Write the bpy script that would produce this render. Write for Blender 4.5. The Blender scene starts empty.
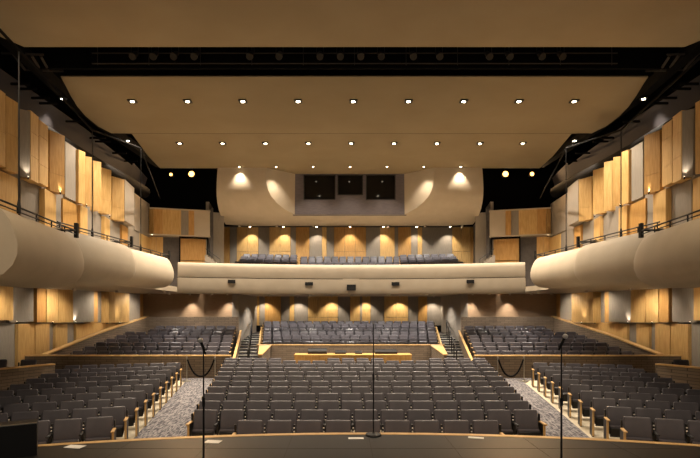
import bpy, bmesh, math, random
from mathutils import Vector, Matrix
random.seed(7)
SC = bpy.context.scene
COL = SC.collection
F = 510.0; CX = 343.0; HY = 308.0
EX, EZ = -0.41, 3.1
def PXX(px, Y): return EX + (px - CX) * Y / F
def PZ(py, Y): return EZ + (HY - py) * Y / F

# ------------------------------------------------------------------ materials
def lin(c):
    return tuple(((v/255)/12.92 if v/255 <= 0.04045 else ((v/255+0.055)/1.055)**2.4) for v in c)
def new_mat(name, rgb, rough=0.6, spec=0.4, metal=0.0):
    m = bpy.data.materials.new(name); m.use_nodes = True
    b = m.node_tree.nodes['Principled BSDF']
    b.inputs['Base Color'].default_value = (*lin(rgb), 1)
    b.inputs['Roughness'].default_value = rough
    b.inputs['Specular IOR Level'].default_value = spec
    b.inputs['Metallic'].default_value = metal
    return m
def noise_mat(name, rgb1, rgb2, scale=(1,1,1), ns=4.0, rough=0.6, spec=0.4, bump=0.0, detail=4, lo=0.35, hi=0.65):
    m = new_mat(name, rgb1, rough, spec)
    nt = m.node_tree; b = nt.nodes['Principled BSDF']
    tc = nt.nodes.new('ShaderNodeTexCoord'); mp = nt.nodes.new('ShaderNodeMapping')
    mp.inputs['Scale'].default_value = scale
    n = nt.nodes.new('ShaderNodeTexNoise'); n.inputs['Scale'].default_value = ns; n.inputs['Detail'].default_value = detail
    r = nt.nodes.new('ShaderNodeValToRGB')
    r.color_ramp.elements[0].position = lo; r.color_ramp.elements[0].color = (*lin(rgb1), 1)
    r.color_ramp.elements[1].position = hi; r.color_ramp.elements[1].color = (*lin(rgb2), 1)
    nt.links.new(tc.outputs['Object'], mp.inputs['Vector']); nt.links.new(mp.outputs[0], n.inputs['Vector'])
    nt.links.new(n.outputs['Fac'], r.inputs[0]); nt.links.new(r.outputs[0], b.inputs['Base Color'])
    if bump:
        bp = nt.nodes.new('ShaderNodeBump'); bp.inputs['Strength'].default_value = bump; bp.inputs['Distance'].default_value = 0.01
        nt.links.new(n.outputs['Fac'], bp.inputs['Height']); nt.links.new(bp.outputs[0], b.inputs['Normal'])
    return m
def block_mat(name, c1, c2, mortar, rough=0.85, bw=0.45, rh=0.1):
    m = new_mat(name, c1, rough, 0.2)
    nt = m.node_tree; b = nt.nodes['Principled BSDF']
    tc = nt.nodes.new('ShaderNodeTexCoord'); sx = nt.nodes.new('ShaderNodeSeparateXYZ'); ad = nt.nodes.new('ShaderNodeMath'); ad.operation='ADD'
    cb = nt.nodes.new('ShaderNodeCombineXYZ'); br = nt.nodes.new('ShaderNodeTexBrick')
    nt.links.new(tc.outputs['Object'], sx.inputs[0]); nt.links.new(sx.outputs[0], ad.inputs[0]); nt.links.new(sx.outputs[1], ad.inputs[1])
    nt.links.new(ad.outputs[0], cb.inputs[0]); nt.links.new(sx.outputs[2], cb.inputs[1]); nt.links.new(cb.outputs[0], br.inputs['Vector'])
    br.inputs['Color1'].default_value=(*lin(c1),1); br.inputs['Color2'].default_value=(*lin(c2),1); br.inputs['Mortar'].default_value=(*lin(mortar),1)
    br.inputs['Scale'].default_value=1; br.inputs['Brick Width'].default_value=bw; br.inputs['Row Height'].default_value=rh; br.inputs['Mortar Size'].default_value=0.008
    nt.links.new(br.outputs['Color'], b.inputs['Base Color'])
    return m
def emit_mat(name, rgb, s):
    m = bpy.data.materials.new(name); m.use_nodes = True; nt = m.node_tree; nt.nodes.clear()
    e = nt.nodes.new('ShaderNodeEmission'); o = nt.nodes.new('ShaderNodeOutputMaterial')
    e.inputs[0].default_value = (*lin(rgb),1); e.inputs[1].default_value = s; nt.links.new(e.outputs[0], o.inputs[0]); return m
M = {}
M['wood']   = noise_mat('maple veneer', (192,154,94), (208,172,112), (3,3,0.35), 6, 0.5, 0.35)
M['wood2']  = noise_mat('amber veneer', (176,132,72), (194,152,90), (3,3,0.35), 6, 0.5, 0.35)
M['cap']    = noise_mat('maple cap', (192,154,100), (208,171,116), (1,1,1), 5, 0.4, 0.4)
M['grey']   = noise_mat('grey wall fabric', (140,132,122), (150,142,131), (6,6,0.5), 6, 0.9, 0.15)
M['dgrey']  = noise_mat('charcoal wall', (84,80,78), (92,88,86), (1,1,1), 6, 0.9, 0.15)
M['ceil_lit']  = noise_mat('bounce lit ceiling plaster', (162,145,116), (168,151,122), (1,1,1), 0.6, 0.75, 0.2)  # ceiling plaster lightened in colour to stand in for bounced light
M['fascia'] = noise_mat('dimmed balcony plaster', (152,141,124), (158,147,130), (1,1,1), 1.5, 0.7, 0.2)  # plaster darkened in colour to offset the strong downlight on the balcony front
M['plaster']= noise_mat('cream plaster', (176,163,143), (182,169,149), (1,1,1), 1.5, 0.7, 0.25)
M['ceil']   = noise_mat('tan ceiling plaster', (137,122,96), (142,127,101), (1,1,1), 0.6, 0.75, 0.2)
M['black']  = new_mat('black void paint', (17,16,16), 0.9, 0.1)
M['pipe']   = new_mat('black steel', (21,20,20), 0.5, 0.4)
M['dimpipe']= new_mat('dark rigging steel', (56,51,46), 0.6, 0.3)
M['cove']   = new_mat('dark grey cove board', (66,64,69), 0.8, 0.2)
M['stone']  = block_mat('taupe coursed block', (108,94,80), (124,109,93), (82,71,60))
M['booth']  = noise_mat('slate booth wall', (98,92,96), (110,104,107), (1,1,6), 3, 0.85, 0.2)
M['vinyl']  = noise_mat('grey seat vinyl', (69,66,72), (78,74,80), (1,1,1), 3, 0.42, 0.5)
M['shell']  = new_mat('black seat shell', (19,18,19), 0.45, 0.4)
M['conc']   = noise_mat('cream sealed concrete', (188,176,152), (204,192,168), (1,1,1), 3, 0.6, 0.3)
M['carpet'] = noise_mat('streaked grey carpet', (72,70,76), (146,142,142), (8,1.3,1), 4.0, 0.95, 0.1, 0.1, 6, 0.4, 0.62)
M['step']   = noise_mat('dark step carpet', (50,47,48), (64,61,61), (1,1,1), 20, 0.95, 0.1)
M['nose']   = new_mat('pale stair nosing', (190,186,178), 0.5, 0.3)
M['riser']  = new_mat('dark tier concrete', (60,56,54), 0.85, 0.2)
M['stage']  = noise_mat('black stage floor', (20,19,18), (26,24,23), (1,1,1), 1.2, 0.42, 0.3, 0, 6)
M['seam']   = new_mat('stage seam', (62,57,52), 0.6, 0.2)
M['paper']  = new_mat('white paper', (235,232,225), 0.7, 0.2)
M['glass']  = new_mat('dark booth glass', (10,10,11), 0.06, 0.3)
M['metal']  = new_mat('brushed steel', (170,165,155), 0.35, 0.5, 0.9)
M['bolt']   = new_mat('pale bolt cap', (205,200,195), 0.4, 0.5)
M['rope']   = new_mat('black velvet rope', (15,14,15), 0.9, 0.1)
M['vent']   = new_mat('black vent', (14,13,12), 0.7, 0.2)
M['groove'] = new_mat('shadow gap', (70,62,52), 0.9, 0.1)
M['lens']   = emit_mat('lamp lens', (255,238,205), 30)
M['dlens']  = emit_mat('wall washer lens', (255,235,200), 9)
M['olens']  = emit_mat('amber lamp lens', (255,185,95), 7)

# ------------------------------------------------------------------ helpers
class MB:
    def __init__(s): s.v=[]; s.f=[]; s.mi=[]; s.cur=0
    def add(s, vs, fs):
        b=len(s.v); s.v += [tuple(v) for v in vs]
        for f in fs: s.f.append([b+i for i in f]); s.mi.append(s.cur)
    def box(s, x0,x1,y0,y1,z0,z1, mat=None):
        vs=[(x0,y0,z0),(x1,y0,z0),(x1,y1,z0),(x0,y1,z0),(x0,y0,z1),(x1,y0,z1),(x1,y1,z1),(x0,y1,z1)]
        if mat: vs=[mat @ Vector(v) for v in vs]
        s.add(vs,[(0,3,2,1),(4,5,6,7),(0,1,5,4),(1,2,6,5),(2,3,7,6),(3,0,4,7)])
    def prism(s, pts, z0, z1):        # pts: list of (x,y); z0/z1 number or list per point
        n=len(pts)
        a=z0 if isinstance(z0,(list,tuple)) else [z0]*n
        b=z1 if isinstance(z1,(list,tuple)) else [z1]*n
        ar=sum(pts[i][0]*pts[(i+1)%n][1]-pts[(i+1)%n][0]*pts[i][1] for i in range(n))
        idx=list(range(n)) if ar>0 else list(range(n))[::-1]
        vs=[(pts[i][0],pts[i][1],a[i]) for i in idx]+[(pts[i][0],pts[i][1],b[i]) for i in idx]
        s.add(vs,[tuple(range(n))[::-1],tuple(range(n,2*n))]+[(i,(i+1)%n,n+(i+1)%n,n+i) for i in range(n)])
    def rbox(s, x0,x1,y0,y1,z0,z1, r=0.03, seg=2, mat=None):
        bm=bmesh.new(); bmesh.ops.create_cube(bm,size=1)
        for v in bm.verts: v.co=Vector(((x0+x1)/2+v.co.x*(x1-x0),(y0+y1)/2+v.co.y*(y1-y0),(z0+z1)/2+v.co.z*(z1-z0)))
        bmesh.ops.bevel(bm,geom=bm.edges[:],offset=r,segments=seg,affect='EDGES',profile=0.6)
        bm.verts.index_update()
        vs=[(mat @ v.co) if mat else v.co.copy() for v in bm.verts]
        s.add(vs,[[v.index for v in f.verts] for f in bm.faces]); bm.free()
    def tube(s, pts, r, n=8, caps=True):
        pts=[Vector(p) for p in pts]; rings=[]
        for i,p in enumerate(pts):
            d=(pts[min(i+1,len(pts)-1)]-pts[max(i-1,0)]).normalized()
            up=Vector((0,0,1)) if abs(d.z)<0.95 else Vector((1,0,0))
            a=d.cross(up).normalized(); b=a.cross(d)
            rr=r[i] if isinstance(r,(list,tuple)) else r
            rings.append([p+a*rr*math.cos(2*math.pi*k/n)+b*rr*math.sin(2*math.pi*k/n) for k in range(n)])
        vs=[v for rg in rings for v in rg]; fs=[]
        for i in range(len(rings)-1):
            for k in range(n): fs.append((i*n+k,i*n+(k+1)%n,(i+1)*n+(k+1)%n,(i+1)*n+k))
        if caps: fs.append(tuple(range(n))[::-1]); fs.append(tuple((len(rings)-1)*n+k for k in range(n)))
        s.add(vs,fs)
    def lathe(s, prof, c=(0,0,0), n=20, mat=None):
        vs=[];fs=[]
        for (r,z) in prof:
            for k in range(n):
                v=Vector((c[0]+r*math.cos(2*math.pi*k/n),c[1]+r*math.sin(2*math.pi*k/n),c[2]+z)); vs.append(mat@v if mat else v)
        for i in range(len(prof)-1):
            for k in range(n): fs.append((i*n+k,i*n+(k+1)%n,(i+1)*n+(k+1)%n,(i+1)*n+k))
        fs.append(tuple(range(n))[::-1]); fs.append(tuple((len(prof)-1)*n+k for k in range(n)))
        s.add(vs,fs)
    def ring(s, r0, r1, z0, z1, n=18):
        vs=[];fs=[]
        for (r,z) in ((r1,z0),(r1,z1),(r0,z1),(r0,z0)):
            for k in range(n): vs.append((r*math.cos(2*math.pi*k/n),r*math.sin(2*math.pi*k/n),z))
        for i in range(4):
            for k in range(n): j=(i+1)%4; fs.append((i*n+k,i*n+(k+1)%n,j*n+(k+1)%n,j*n+k))
        s.add(vs,fs)
    def build(s, name, mats, parent=None, smooth=False, loc=None, fix=True):
        me=bpy.data.meshes.new(name); me.from_pydata(s.v,[],s.f)
        if not isinstance(mats,(list,tuple)): mats=[mats]
        for m in mats: me.materials.append(m)
        if len(mats)>1: me.polygons.foreach_set('material_index', s.mi)
        if fix:
            bm=bmesh.new(); bm.from_mesh(me); bmesh.ops.recalc_face_normals(bm,faces=bm.faces[:]); bm.to_mesh(me); bm.free()
        if smooth:
            me.polygons.foreach_set('use_smooth',[True]*len(me.polygons))
            try: me.set_sharp_from_angle(angle=math.radians(38))
            except Exception: pass
        me.update()
        o=bpy.data.objects.new(name,me); COL.objects.link(o)
        if parent: o.parent=parent
        if loc: o.location=loc
        return o
def tag(o,label,cat,group=None,kind=None):
    if label: o['label']=label
    if cat: o['category']=cat
    if group: o['group']=group
    if kind: o['kind']=kind
    return o
def struct(o,label,cat='structure'):
    o['kind']='structure'; o['label']=label; o['category']=cat; return o
def empty(name,loc=(0,0,0),rz=0.0):
    o=bpy.data.objects.new(name,None); COL.objects.link(o); o.location=loc; o.rotation_euler=(0,0,rz); return o
def spot(parent, loc, target, power, size=70, blend=0.6, color=(1.0,0.84,0.64), radius=0.06):
    l=bpy.data.lights.new('lamp','SPOT'); l.energy=power; l.spot_size=math.radians(size); l.spot_blend=blend; l.color=color; l.shadow_soft_size=radius
    o=bpy.data.objects.new('lamp',l); COL.objects.link(o)
    d=(Vector(target)-Vector(loc)); o.rotation_euler=d.to_track_quat('-Z','Y').to_euler()
    if parent: o.parent=parent; o.location=Vector(loc)-parent.location
    else: o.location=loc
    return o
ORD=['first','second','third','fourth','fifth','sixth','seventh','eighth','ninth','tenth','eleventh','twelfth','thirteenth','fourteenth','fifteenth','sixteenth','seventeenth','eighteenth','nineteenth','twentieth']
SIDE={-1:'left',1:'right'}
WARM=(1.0,0.845,0.66)

# ------------------------------------------------------------------ floors
def zf(Y): return 0.2*(Y-10)/9.5 if Y<21 else 0.232
m=MB(); m.prism([(-16,3),(16,3),(16,21.0),(-16,21.0)],-0.6,[zf(3),zf(3),zf(21)-.001,zf(21)-.001])
struct(m.build('floor',M['conc']),'cream sealed concrete house floor under the lower seats','floor')
def cin(Y): return 3.75+0.158*(Y-10.95)
def cout(Y,s=-1): return 5.36+0.158*(Y-12.26)+(.08 if s>0 else 0)
for s in (-1,1):
    m=MB(); ys=[9.0,13,17,20.2]
    for a,b in zip(ys[:-1],ys[1:]):
        m.prism([(s*(cin(a)+(.03 if s<0 else .11)),a),(s*cout(a,s),a),(s*cout(b,s),b),(s*(cin(b)+(.03 if s<0 else .11)),b)],[zf(a)-.02,zf(a)-.02,zf(b)-.02,zf(b)-.02],[zf(a)+.012,zf(a)+.012,zf(b)+.012,zf(b)+.012])
    tag(m.build('aisle_carpet',M['carpet']),'streaked grey carpet running up the %s aisle between the lower seat blocks'%SIDE[s],'carpet')
m=MB(); m.prism([(-12.9,20.25),(12.9,20.25),(12.9,20.9),(-12.9,20.9)],zf(20.3)-.02,[zf(20.25)+.012,zf(20.25)+.012,zf(20.9)+.012,zf(20.9)+.012])
tag(m.build('cross_aisle_carpet',M['carpet']),'streaked grey carpet strip along the foot of the stone cross walls','carpet')

# stage
def edgeY(x): return 8.38-0.030*x*x
xs=[-11+22*i/44 for i in range(45)]
st=empty('stage',(0,0,0)); struct(st,'black stage floor in the foreground with pale wooden edge','stage')
ed=[(x,edgeY(x)-.13) for x in xs]
m=MB(); m.prism([(11,0.0)]+[(11,ed[-1][1])]+ed[::-1][1:-1]+[(-11,ed[0][1]),(-11,0.0)],-0.3,1.05) if False else None
m=MB()
for (a,b) in zip(ed[:-1],ed[1:]): m.prism([(a[0],-3),(b[0],-3),b,a],-0.3,1.05)
m.build('stage_floor',M['stage'],st)
m=MB()
for xa,xb in zip(xs[:-1],xs[1:]): m.prism([(xa,edgeY(xa)-.13),(xb,edgeY(xb)-.13),(xb,edgeY(xb)),(xa,edgeY(xa))],0.9,1.056)
m.build('edge_nosing',M['cap'],st,smooth=False)
m=MB()
for xa,xb in zip(xs[:-1],xs[1:]): m.prism([(xa,edgeY(xa)-.1),(xb,edgeY(xb)-.1),(xb,edgeY(xb)-.04),(xa,edgeY(xa)-.04)],-0.3,0.9)
m.build('apron_face',M['cap'],st)
m=MB()
for k,x in enumerate([-6.1,-4.88,-3.66,-2.44,-1.22,0,1.22,2.44,3.66,4.88,6.1]): m.box(x-.004,x+.004,1,edgeY(x)-.15,1.049,1.052)
for y in (5.0,6.22,7.44): m.box(-7.0,7.0,y-.004,y+.004,1.049,1.052) if y<7 else m.box(-4.5,4.5,y-.004,y+.004,1.049,1.052)
m.build('panel_seams',M['seam'],st)

# papers
for (px,py,w,d,rz,lb) in [(75,447,.26,.16,-.18,'white paper sheet on the stage near the black monitor speaker'),(213,442,.24,.17,-.15,'white paper sheet on the stage beside the left microphone stand'),
    (356,438.6,.24,.10,0.02,'white paper sheet on the stage left of the centre stand base'),(476,438,.24,.10,-.25,'white paper sheet on the stage between centre and right stands'),(699,440,.2,.14,.3,'white paper sheet at the far right edge of the stage')]:
    Y=2.05*F/(py-HY)
    x=PXX(px,Y); Y=min(Y,edgeY(x)-.14-d/2-.02)
    m=MB(); mt=Matrix.Translation((x,Y,1.0535))@Matrix.Rotation(rz,4,'Z')
    m.box(-w/2,w/2,-d/2,d/2,0,.004,mt); m.box(-w/2+.02,w/2-.06,-d/2+.02,d/2-.03,.0045,.006,mt)
    tag(m.build('paper_sheet',M['paper']),lb,'paper','papers on the stage')

# monitor speaker, bottom left
mo=empty('stage_monitor',(-5.2,7.18,1.052),0.52); tag(mo,'black stage monitor speaker at the left end of the stage floor','speaker')
m=MB(); prof=[(-.33,0),(.33,0),(.33,.18),(.02,.44),(-.33,.44)]
n=len(prof); vs=[(-.55,p[0],p[1]) for p in prof]+[(.42,p[0],p[1]) for p in prof]
m.add(vs,[tuple(range(n)),tuple(range(n,2*n))[::-1]]+[(i,(i+1)%n,n+(i+1)%n,n+i) for i in range(n)])
m.build('cabinet',M['shell'],mo)
m=MB(); m.box(-.5,.37,.331,.345,.03,.17); m.build('grille',M['pipe'],mo)
m=MB(); m.box(-.55,.42,-.335,-.30,.441,.452); m.build('edge_highlight',M['metal'],mo)  # pale strip stands in for the highlight along the cabinet's top edge

# microphone stands
def mic(x,y,h,lean,label,hasmic=True):
    e=empty('microphone_stand',(x,y,1.052)); tag(e,label,'microphone stand','microphone stands on the stage')
    m=MB(); m.lathe([(.13,0),(.132,.012),(.12,.028),(.03,.036),(.018,.05)],n=28); b=m.build('base',M['pipe'],e,True)
    m=MB(); m.tube([(0,0,.04),(0,0,.95)],.0115,10); m.build('lower_pole',M['pipe'],e,True)
    m=MB(); m.tube([(0,0,.92),(0,0,h)],.0085,10); m.build('upper_pole',M['pipe'],e,True)
    m=MB(); m.tube([(0,0,.89),(0,0,.99)],.017,12); m.build('clutch',M['shell'],e,True)
    if hasmic:
        d=Vector((lean,-.25,1.1)).normalized()
        p=Vector((0,0,h))
        m=MB(); m.tube([p-d*.02,p+d*.05],.018,10); m.build('clip',M['shell'],e,True)
        g=empty('microphone',(0,0,0))
        a=p-d*.07
        m=MB(); m.tube([a,a+d*.05,a+d*.15],[.011,.013,.018],12); mb=m.build('microphone_body',M['shell'],e,True)
        bpy.data.objects.remove(g)
        m=MB(); c=a+d*.175; m.tube([c-d*.026,c-d*.018,c,c+d*.018,c+d*.028],[.016,.027,.031,.026,.012],14); m.build('grille',M['bolt'],mb,True)
    else:
        m=MB(); m.tube([(0,0,h-.01),(0,0,h+.02)],.012,10); m.build('thread_tip',M['metal'],e,True)
mic(-2.05,6.0,1.57,-.35,'tall black microphone stand with silver headed microphone, left of the centre stand')
mic(2.16,6.0,1.62,.40,'tall black microphone stand with silver headed microphone, right of the centre stand')
mic(0.08,8.2,1.80,0,'bare black microphone stand with round base at the centre stage edge',False)

# ------------------------------------------------------------------ cross walls and tiers
def wallseg(m,p,q,t,zb,zt,side=1):
    p=Vector(p);q=Vector(q); d=(q-p).normalized(); nrm=Vector((-d.y,d.x))*t*side
    if not isinstance(zb,(list,tuple)): zb=(zb,zb)
    if not isinstance(zt,(list,tuple)): zt=(zt,zt)
    m.prism([tuple(p),tuple(q),tuple(q+nrm),tuple(p+nrm)],[zb[0],zb[1],zb[1],zb[0]],[zt[0],zt[1],zt[1],zt[0]])
def capped_wall(name,pts,t,zb,zts,label,side=1,capt=.045,cap=True):
    e=empty(name,(pts[0][0],pts[0][1],0)); struct(e,label,'wall'); off=Vector((pts[0][0],pts[0][1]))
    P=[tuple(Vector(p)-off) for p in pts]
    m=MB()
    for i in range(len(P)-1): wallseg(m,P[i],P[i+1],t,zb,(zts[i]-capt,zts[i+1]-capt),side)
    m.build('block_wall',M['stone'],e)
    if cap:
        m=MB()
        for i in range(len(P)-1):
            p=Vector(P[i]);q=Vector(P[i+1]); d=(q-p).normalized(); nn=Vector((-d.y,d.x))*side
            wallseg(m,p-nn*.03,q-nn*.03,t+.06,(zts[i]-capt+.001,zts[i+1]-capt+.001),(zts[i],zts[i+1]),side)
        m.build('wood_cap',M['cap'],e)
    return e
def stairL(Y): return 4.95+0.168*(Y-21)       # outer side of stairs (inner edge of side blocks)
for s in (-1,1):
    capped_wall('wall_cross_%s'%SIDE[s],[(s*13.4,21.0),(s*5.0,21.0)],.18,-.3,[1.17,1.17],'low stone cross wall with wood cap below the raised %s block'%SIDE[s],side=s)
    capped_wall('wall_slope_%s'%SIDE[s],[(s*12.75,21.2),(s*12.55,25),(s*12.05,30.5)],.2,-.3,[1.18,1.83,2.63],'rising stone side wall with wood cap beside the raised %s block'%SIDE[s],side=-s,capt=.06)
    capped_wall('wall_aisle_%s'%SIDE[s],[(s*5.0,21.2),(s*stairL(26.7),26.7),(s*stairL(30.3),30.3)],.05,-.3,[.90,1.42,1.78],'sloping stair side wall with wood cap edging the raised %s block'%SIDE[s],side=s)
    capped_wall('wall_box_%s'%SIDE[s],[(s*12.0,12.9),(s*10.85,15.5),(s*10.07,17.1)],.16,-.3,[1.27,1.26,1.24],'low stone wall with wood cap at the %s of the lower seats'%SIDE[s],side=-s)
    capped_wall('wall_rear_%s'%SIDE[s],[(s*12.1,30.4),(s*6.6,30.4)],.2,-.3,[2.62,2.62],'low stone wall behind the raised %s block'%SIDE[s],side=s,cap=False)
    # control pocket wedge walls
    e=empty('wall_pocket_%s'%SIDE[s],(0,0,0)); struct(e,'wedge shaped stone cheek wall with wood top, %s of the control desk'%SIDE[s],'wall')
    pp=[(s*3.8,21.3),(s*3.92,21.3),(s*4.8,26.8),(s*4.2,26.8)]
    m=MB(); m.prism(pp,-.3,1.125); m.build('block_wall',M['stone'],e)
    pp=[(s*3.78,21.27),(s*3.95,21.27),(s*4.83,26.9),(s*4.17,26.9)]
    m=MB(); m.prism(pp,1.126,1.175); m.build('wood_cap',M['cap'],e)
capped_wall('wall_pocket_rear',[(-4.95,26.85),(4.95,26.85)],.2,-.3,[1.175,1.175],'low stone wall behind the control desk',side=1)
# tiers
def side_floor(k): return .32+.124*k
NR=8
for s in (-1,1):
    e=empty('floor_tier_%s'%SIDE[s],(0,0,0)); struct(e,'stepped floor under the raised %s seat block'%SIDE[s],'floor')
    for k in range(NR):
        y0=22.1+.95*k if k else 21.2; y1=22.1+.95*(k+1) if k<NR-1 else 30.4
        m=MB(); m.prism([(s*(stairL(y0)+.1),y0),(s*12.6,y0),(s*12.5,y1),(s*(stairL(y1)+.1),y1)],-.3,side_floor(k)); m.build('tier_step',M['riser'],e)
def cen_floor(k): return .33+.14*k
def cenL(Y): return 4.95+.14*(Y-27.8)
e=empty('floor_tier_centre',(0,0,0)); struct(e,'stepped floor under the raised centre seat block','floor')
for k in range(8):
    y0=28.05+.93*k if k else 27.05; y1=28.05+.93*(k+1) if k<7 else 36.6
    m=MB(); m.prism([(-cenL(y0),y0),(cenL(y0),y0),(cenL(y1),y1),(-cenL(y1),y1)],-.3,cen_floor(k)); m.build('tier_step',M['riser'],e)
for s in (-1,1):
    e=empty('trim_tier_%s'%SIDE[s],(0,0,0)); struct(e,'wood capped edge board on the %s side of the raised centre block'%SIDE[s],'trim')
    m=MB(); wallseg(m,(s*(cenL(27.1)+.02),27.1),(s*(cenL(35.6)+.02),35.6),.08,-.2,(.85,1.8),-s); m.build('edge_board',M['wood'],e)
# stairs
for s in (-1,1):
    e=empty('staircase',(s*4.45,21.1,0)); tag(e,'dark carpeted %s aisle stairs with pale nosings between the raised blocks'%SIDE[s],'stairs','aisle stairs')
    m=MB(); nst=14
    for k in range(nst):
        y0=21.25+k*.955; y1=y0+.955 if k<nst-1 else 36.6; z=.232+.0845*(k+.6)
        def inner(y): return 3.97+.155*(y-21.0) if y<27 else cenL(y)+.12
        a,b=inner(y0),inner(y1); c,d=stairL(y0)-.02,stairL(y1)-.02
        if y0>30.3: c=d=max(stairL(y0),6.75)+.5
        ox=s*4.45
        m.prism([(s*a-ox,y0-21.1),(s*c-ox,y0-21.1),(s*d-ox,y1-21.1),(s*b-ox,y1-21.1)],-.3,z)
        mn=MB(); mn.prism([(s*a-ox,y0-21.125),(s*c-ox,y0-21.125),(s*c-ox,y0-21.03),(s*a-ox,y0-21.03)],z-.035,z+.006); mn.build('nosing',M['nose'],e)
    m.build('steps',M['step'],e)
    h=empty('handrail',(s*4.6,22.3,0)); tag(h,'black steel handrail up the middle of the %s aisle stairs'%SIDE[s],'handrail','stair handrails')
    def sp(t): # t in Y
        return (s*(4.52+.163*(t-22.0))-s*4.6, t-22.3, .232+.0885*(t-21.25))
    m=MB(); m.tube([(sp(t)[0],sp(t)[1],sp(t)[2]+.92) for t in (22.3,26,30,34)],.03,8); m.build('rail',M['pipe'],h,True)
    for t in (22.4,24.6,26.8,29,31.2,33.6):
        m=MB(); p=sp(t); m.tube([(p[0],p[1],p[2]-.05),(p[0],p[1],p[2]+.92)],.028,8); m.build('post',M['pipe'],h,True)

# control desk and gear
d=empty('control_desk',(0,21.25,.232)); tag(d,'long pale wooden control desk behind the last row of centre seats','desk')
m=MB(); m.box(-2.42,2.42,-.38,.42,.9,.95); m.build('desk_top',M['wood2'],d)
m=MB(); m.box(-2.40,2.40,-.36,-.32,.02,.899); m.build('front_panel',M['wood2'],d)
for x in (-2.38,0,2.34):
    m=MB(); m.box(x,x+.04,-.315,.4,.0,.899); m.build('support_panel',M['wood2'],d)
def gear(px0,px1,py0,name,label,cat,Y=21.4,dep=.3,mat='shell'):
    x0,x1=PXX(px0,Y),PXX(px1,Y); zt=PZ(py0,Y); zb=1.184
    e=empty(name,((x0+x1)/2,Y,zb)); tag(e,label,cat); w=(x1-x0)/2; h=zt-zb
    m=MB(); vs=[(-w,-dep/2,0),(w,-dep/2,0),(w,dep/2,0),(-w,dep/2,0),(-w,-dep/2,h*.55),(w,-dep/2,h*.55),(w,dep/2,h),(-w,dep/2,h)]
    m.add(vs,[(0,3,2,1),(4,5,6,7),(0,1,5,4),(1,2,6,5),(2,3,7,6),(3,0,4,7)]); m.build('case',M[mat],e)
    m=MB(); m.rbox(-w+.01,w-.01,dep/2-.005,dep/2+.025,h*.5,h+.02,.008,1); m.build('meter_bridge',M['pipe'],e)
gear(308,327,349,'mixing_console','wide black mixing console on the left part of the control desk','mixing console')
gear(335,346,351,'equipment_case','small black equipment case left of centre on the control desk','equipment')
gear(355,362,351.5,'equipment_case','smallest black equipment case right of centre on the control desk','equipment')
gear(375,397,350,'mixing_console','widest black console on the right part of the control desk','mixing console')

# ------------------------------------------------------------------ seats
TILT=Matrix.Rotation(math.radians(-13),4,'X')
def seat_parts(left,right,lo=False):
    """returns list of (name, MB, mat, subparts) ; seat faces -Y, origin on floor"""
    out=[]
    b=MB(); mt=Matrix.Translation((0,.05,.47))@TILT
    if lo: b.rbox(-.25,.25,-.035,.045,-.02,.425,.03,1,mt)
    else:
        b.rbox(-.25,.25,-.035,.045,-.02,.425,.035,3,mt)
        b.v=[(v[0], v[1]+ (0.035*(v[0]/.25)**2*-1 if v[1]<.2 else 0), v[2]-(.012*(abs(v[0])/.25)**4 if v[2]>.8 else 0)) for v in b.v]
    out.append(('backrest',b,'vinyl'))
    if not lo:
        t=MB(); t.rbox(-.235,.235,.05,.075,-.12,.38,.012,1,mt); out.append(('back_shell',t,'shell'))
    c=MB(); mc=Matrix.Translation((0,-.09,.30))@Matrix.Rotation(math.radians(14),4,'X')
    c.rbox(-.235,.235,-.02,.085,-.02,.19,.03,1 if lo else 2,mc); out.append(('seat_cushion',c,'vinyl'))
    p=MB(); p.rbox(-.225,.225,-.052,-.022,-.05,.165,.012,1,mc); out.append(('seat_pan',p,'shell'))
    sides=[]
    if left: sides.append((-1,left))
    if right: sides.append((1,right))
    for sx,k in sides:
        x=sx*.2875
        if k=='arm':
            a=MB(); a.rbox(x-.028,x+.028,-.30,.06,.60,.635,.012,1); out.append(('armrest',a,'shell'))
            a=MB(); a.box(x-.02,x+.02,-.06,.10,0,.60); a.box(x-.014,x+.014,.05,.12,.60,.80); out.append(('standard',a,'shell'))
            if not lo:
                for z in (.665,.735):
                    q=MB(); q.rbox(x-.016,x+.016,.028,.052,z-.014,z+.014,.006,1); out.append(('bolt',q,'bolt'))
        else:
            a=MB(); a.box(x-.02,x+.02,-.195,.12,0,.62); a.box(x-.014,x+.014,.05,.12,.62,.8); out.append(('end_panel',a,'shell'))
            a=MB(); a.box(x-.021,x+.021,-.225,-.196,0.02,.615); out.append(('wood_edge',a,'cap'))
            a=MB(); a.rbox(x-.034,x+.034,-.31,.03,.622,.655,.01,1); out.append(('armrest',a,'cap'))
    return out
KINDS={'mid':('arm',None),'first':('end',None),'last':('arm','end')}
LAB={}
protos={}
def proto(kind):
    if kind in protos: return protos[kind]
    L=[(n,mb.build(n,M[mt],None,True).data,mt) for (n,mb,mt) in seat_parts(*KINDS[kind])]
    for o in [o for o in COL.objects if o.type=='MESH' and o.data in [l[1] for l in L]]: bpy.data.objects.remove(o)
    protos[kind]=L; return L
first={}
def place_seat(kind,loc,rz,label,group,black=False):
    if kind not in first:
        r=empty('theatre_seat',loc,rz)
        for (n,me,mt) in proto(kind):
            c=bpy.data.objects.new(n,me); COL.objects.link(c); c.parent=r
        first[kind]=r
    else:
        src=first[kind]; r=src.copy(); COL.objects.link(r); r.location=loc; r.rotation_euler=(0,0,rz)
        for ch in src.children:
            c=ch.copy(); COL.objects.link(c); c.parent=r
    r['label']=label; r['category']='seat'; r['group']=group
seats=[]   # dict(kind, x,y,z,rz,label,group,px)
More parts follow.
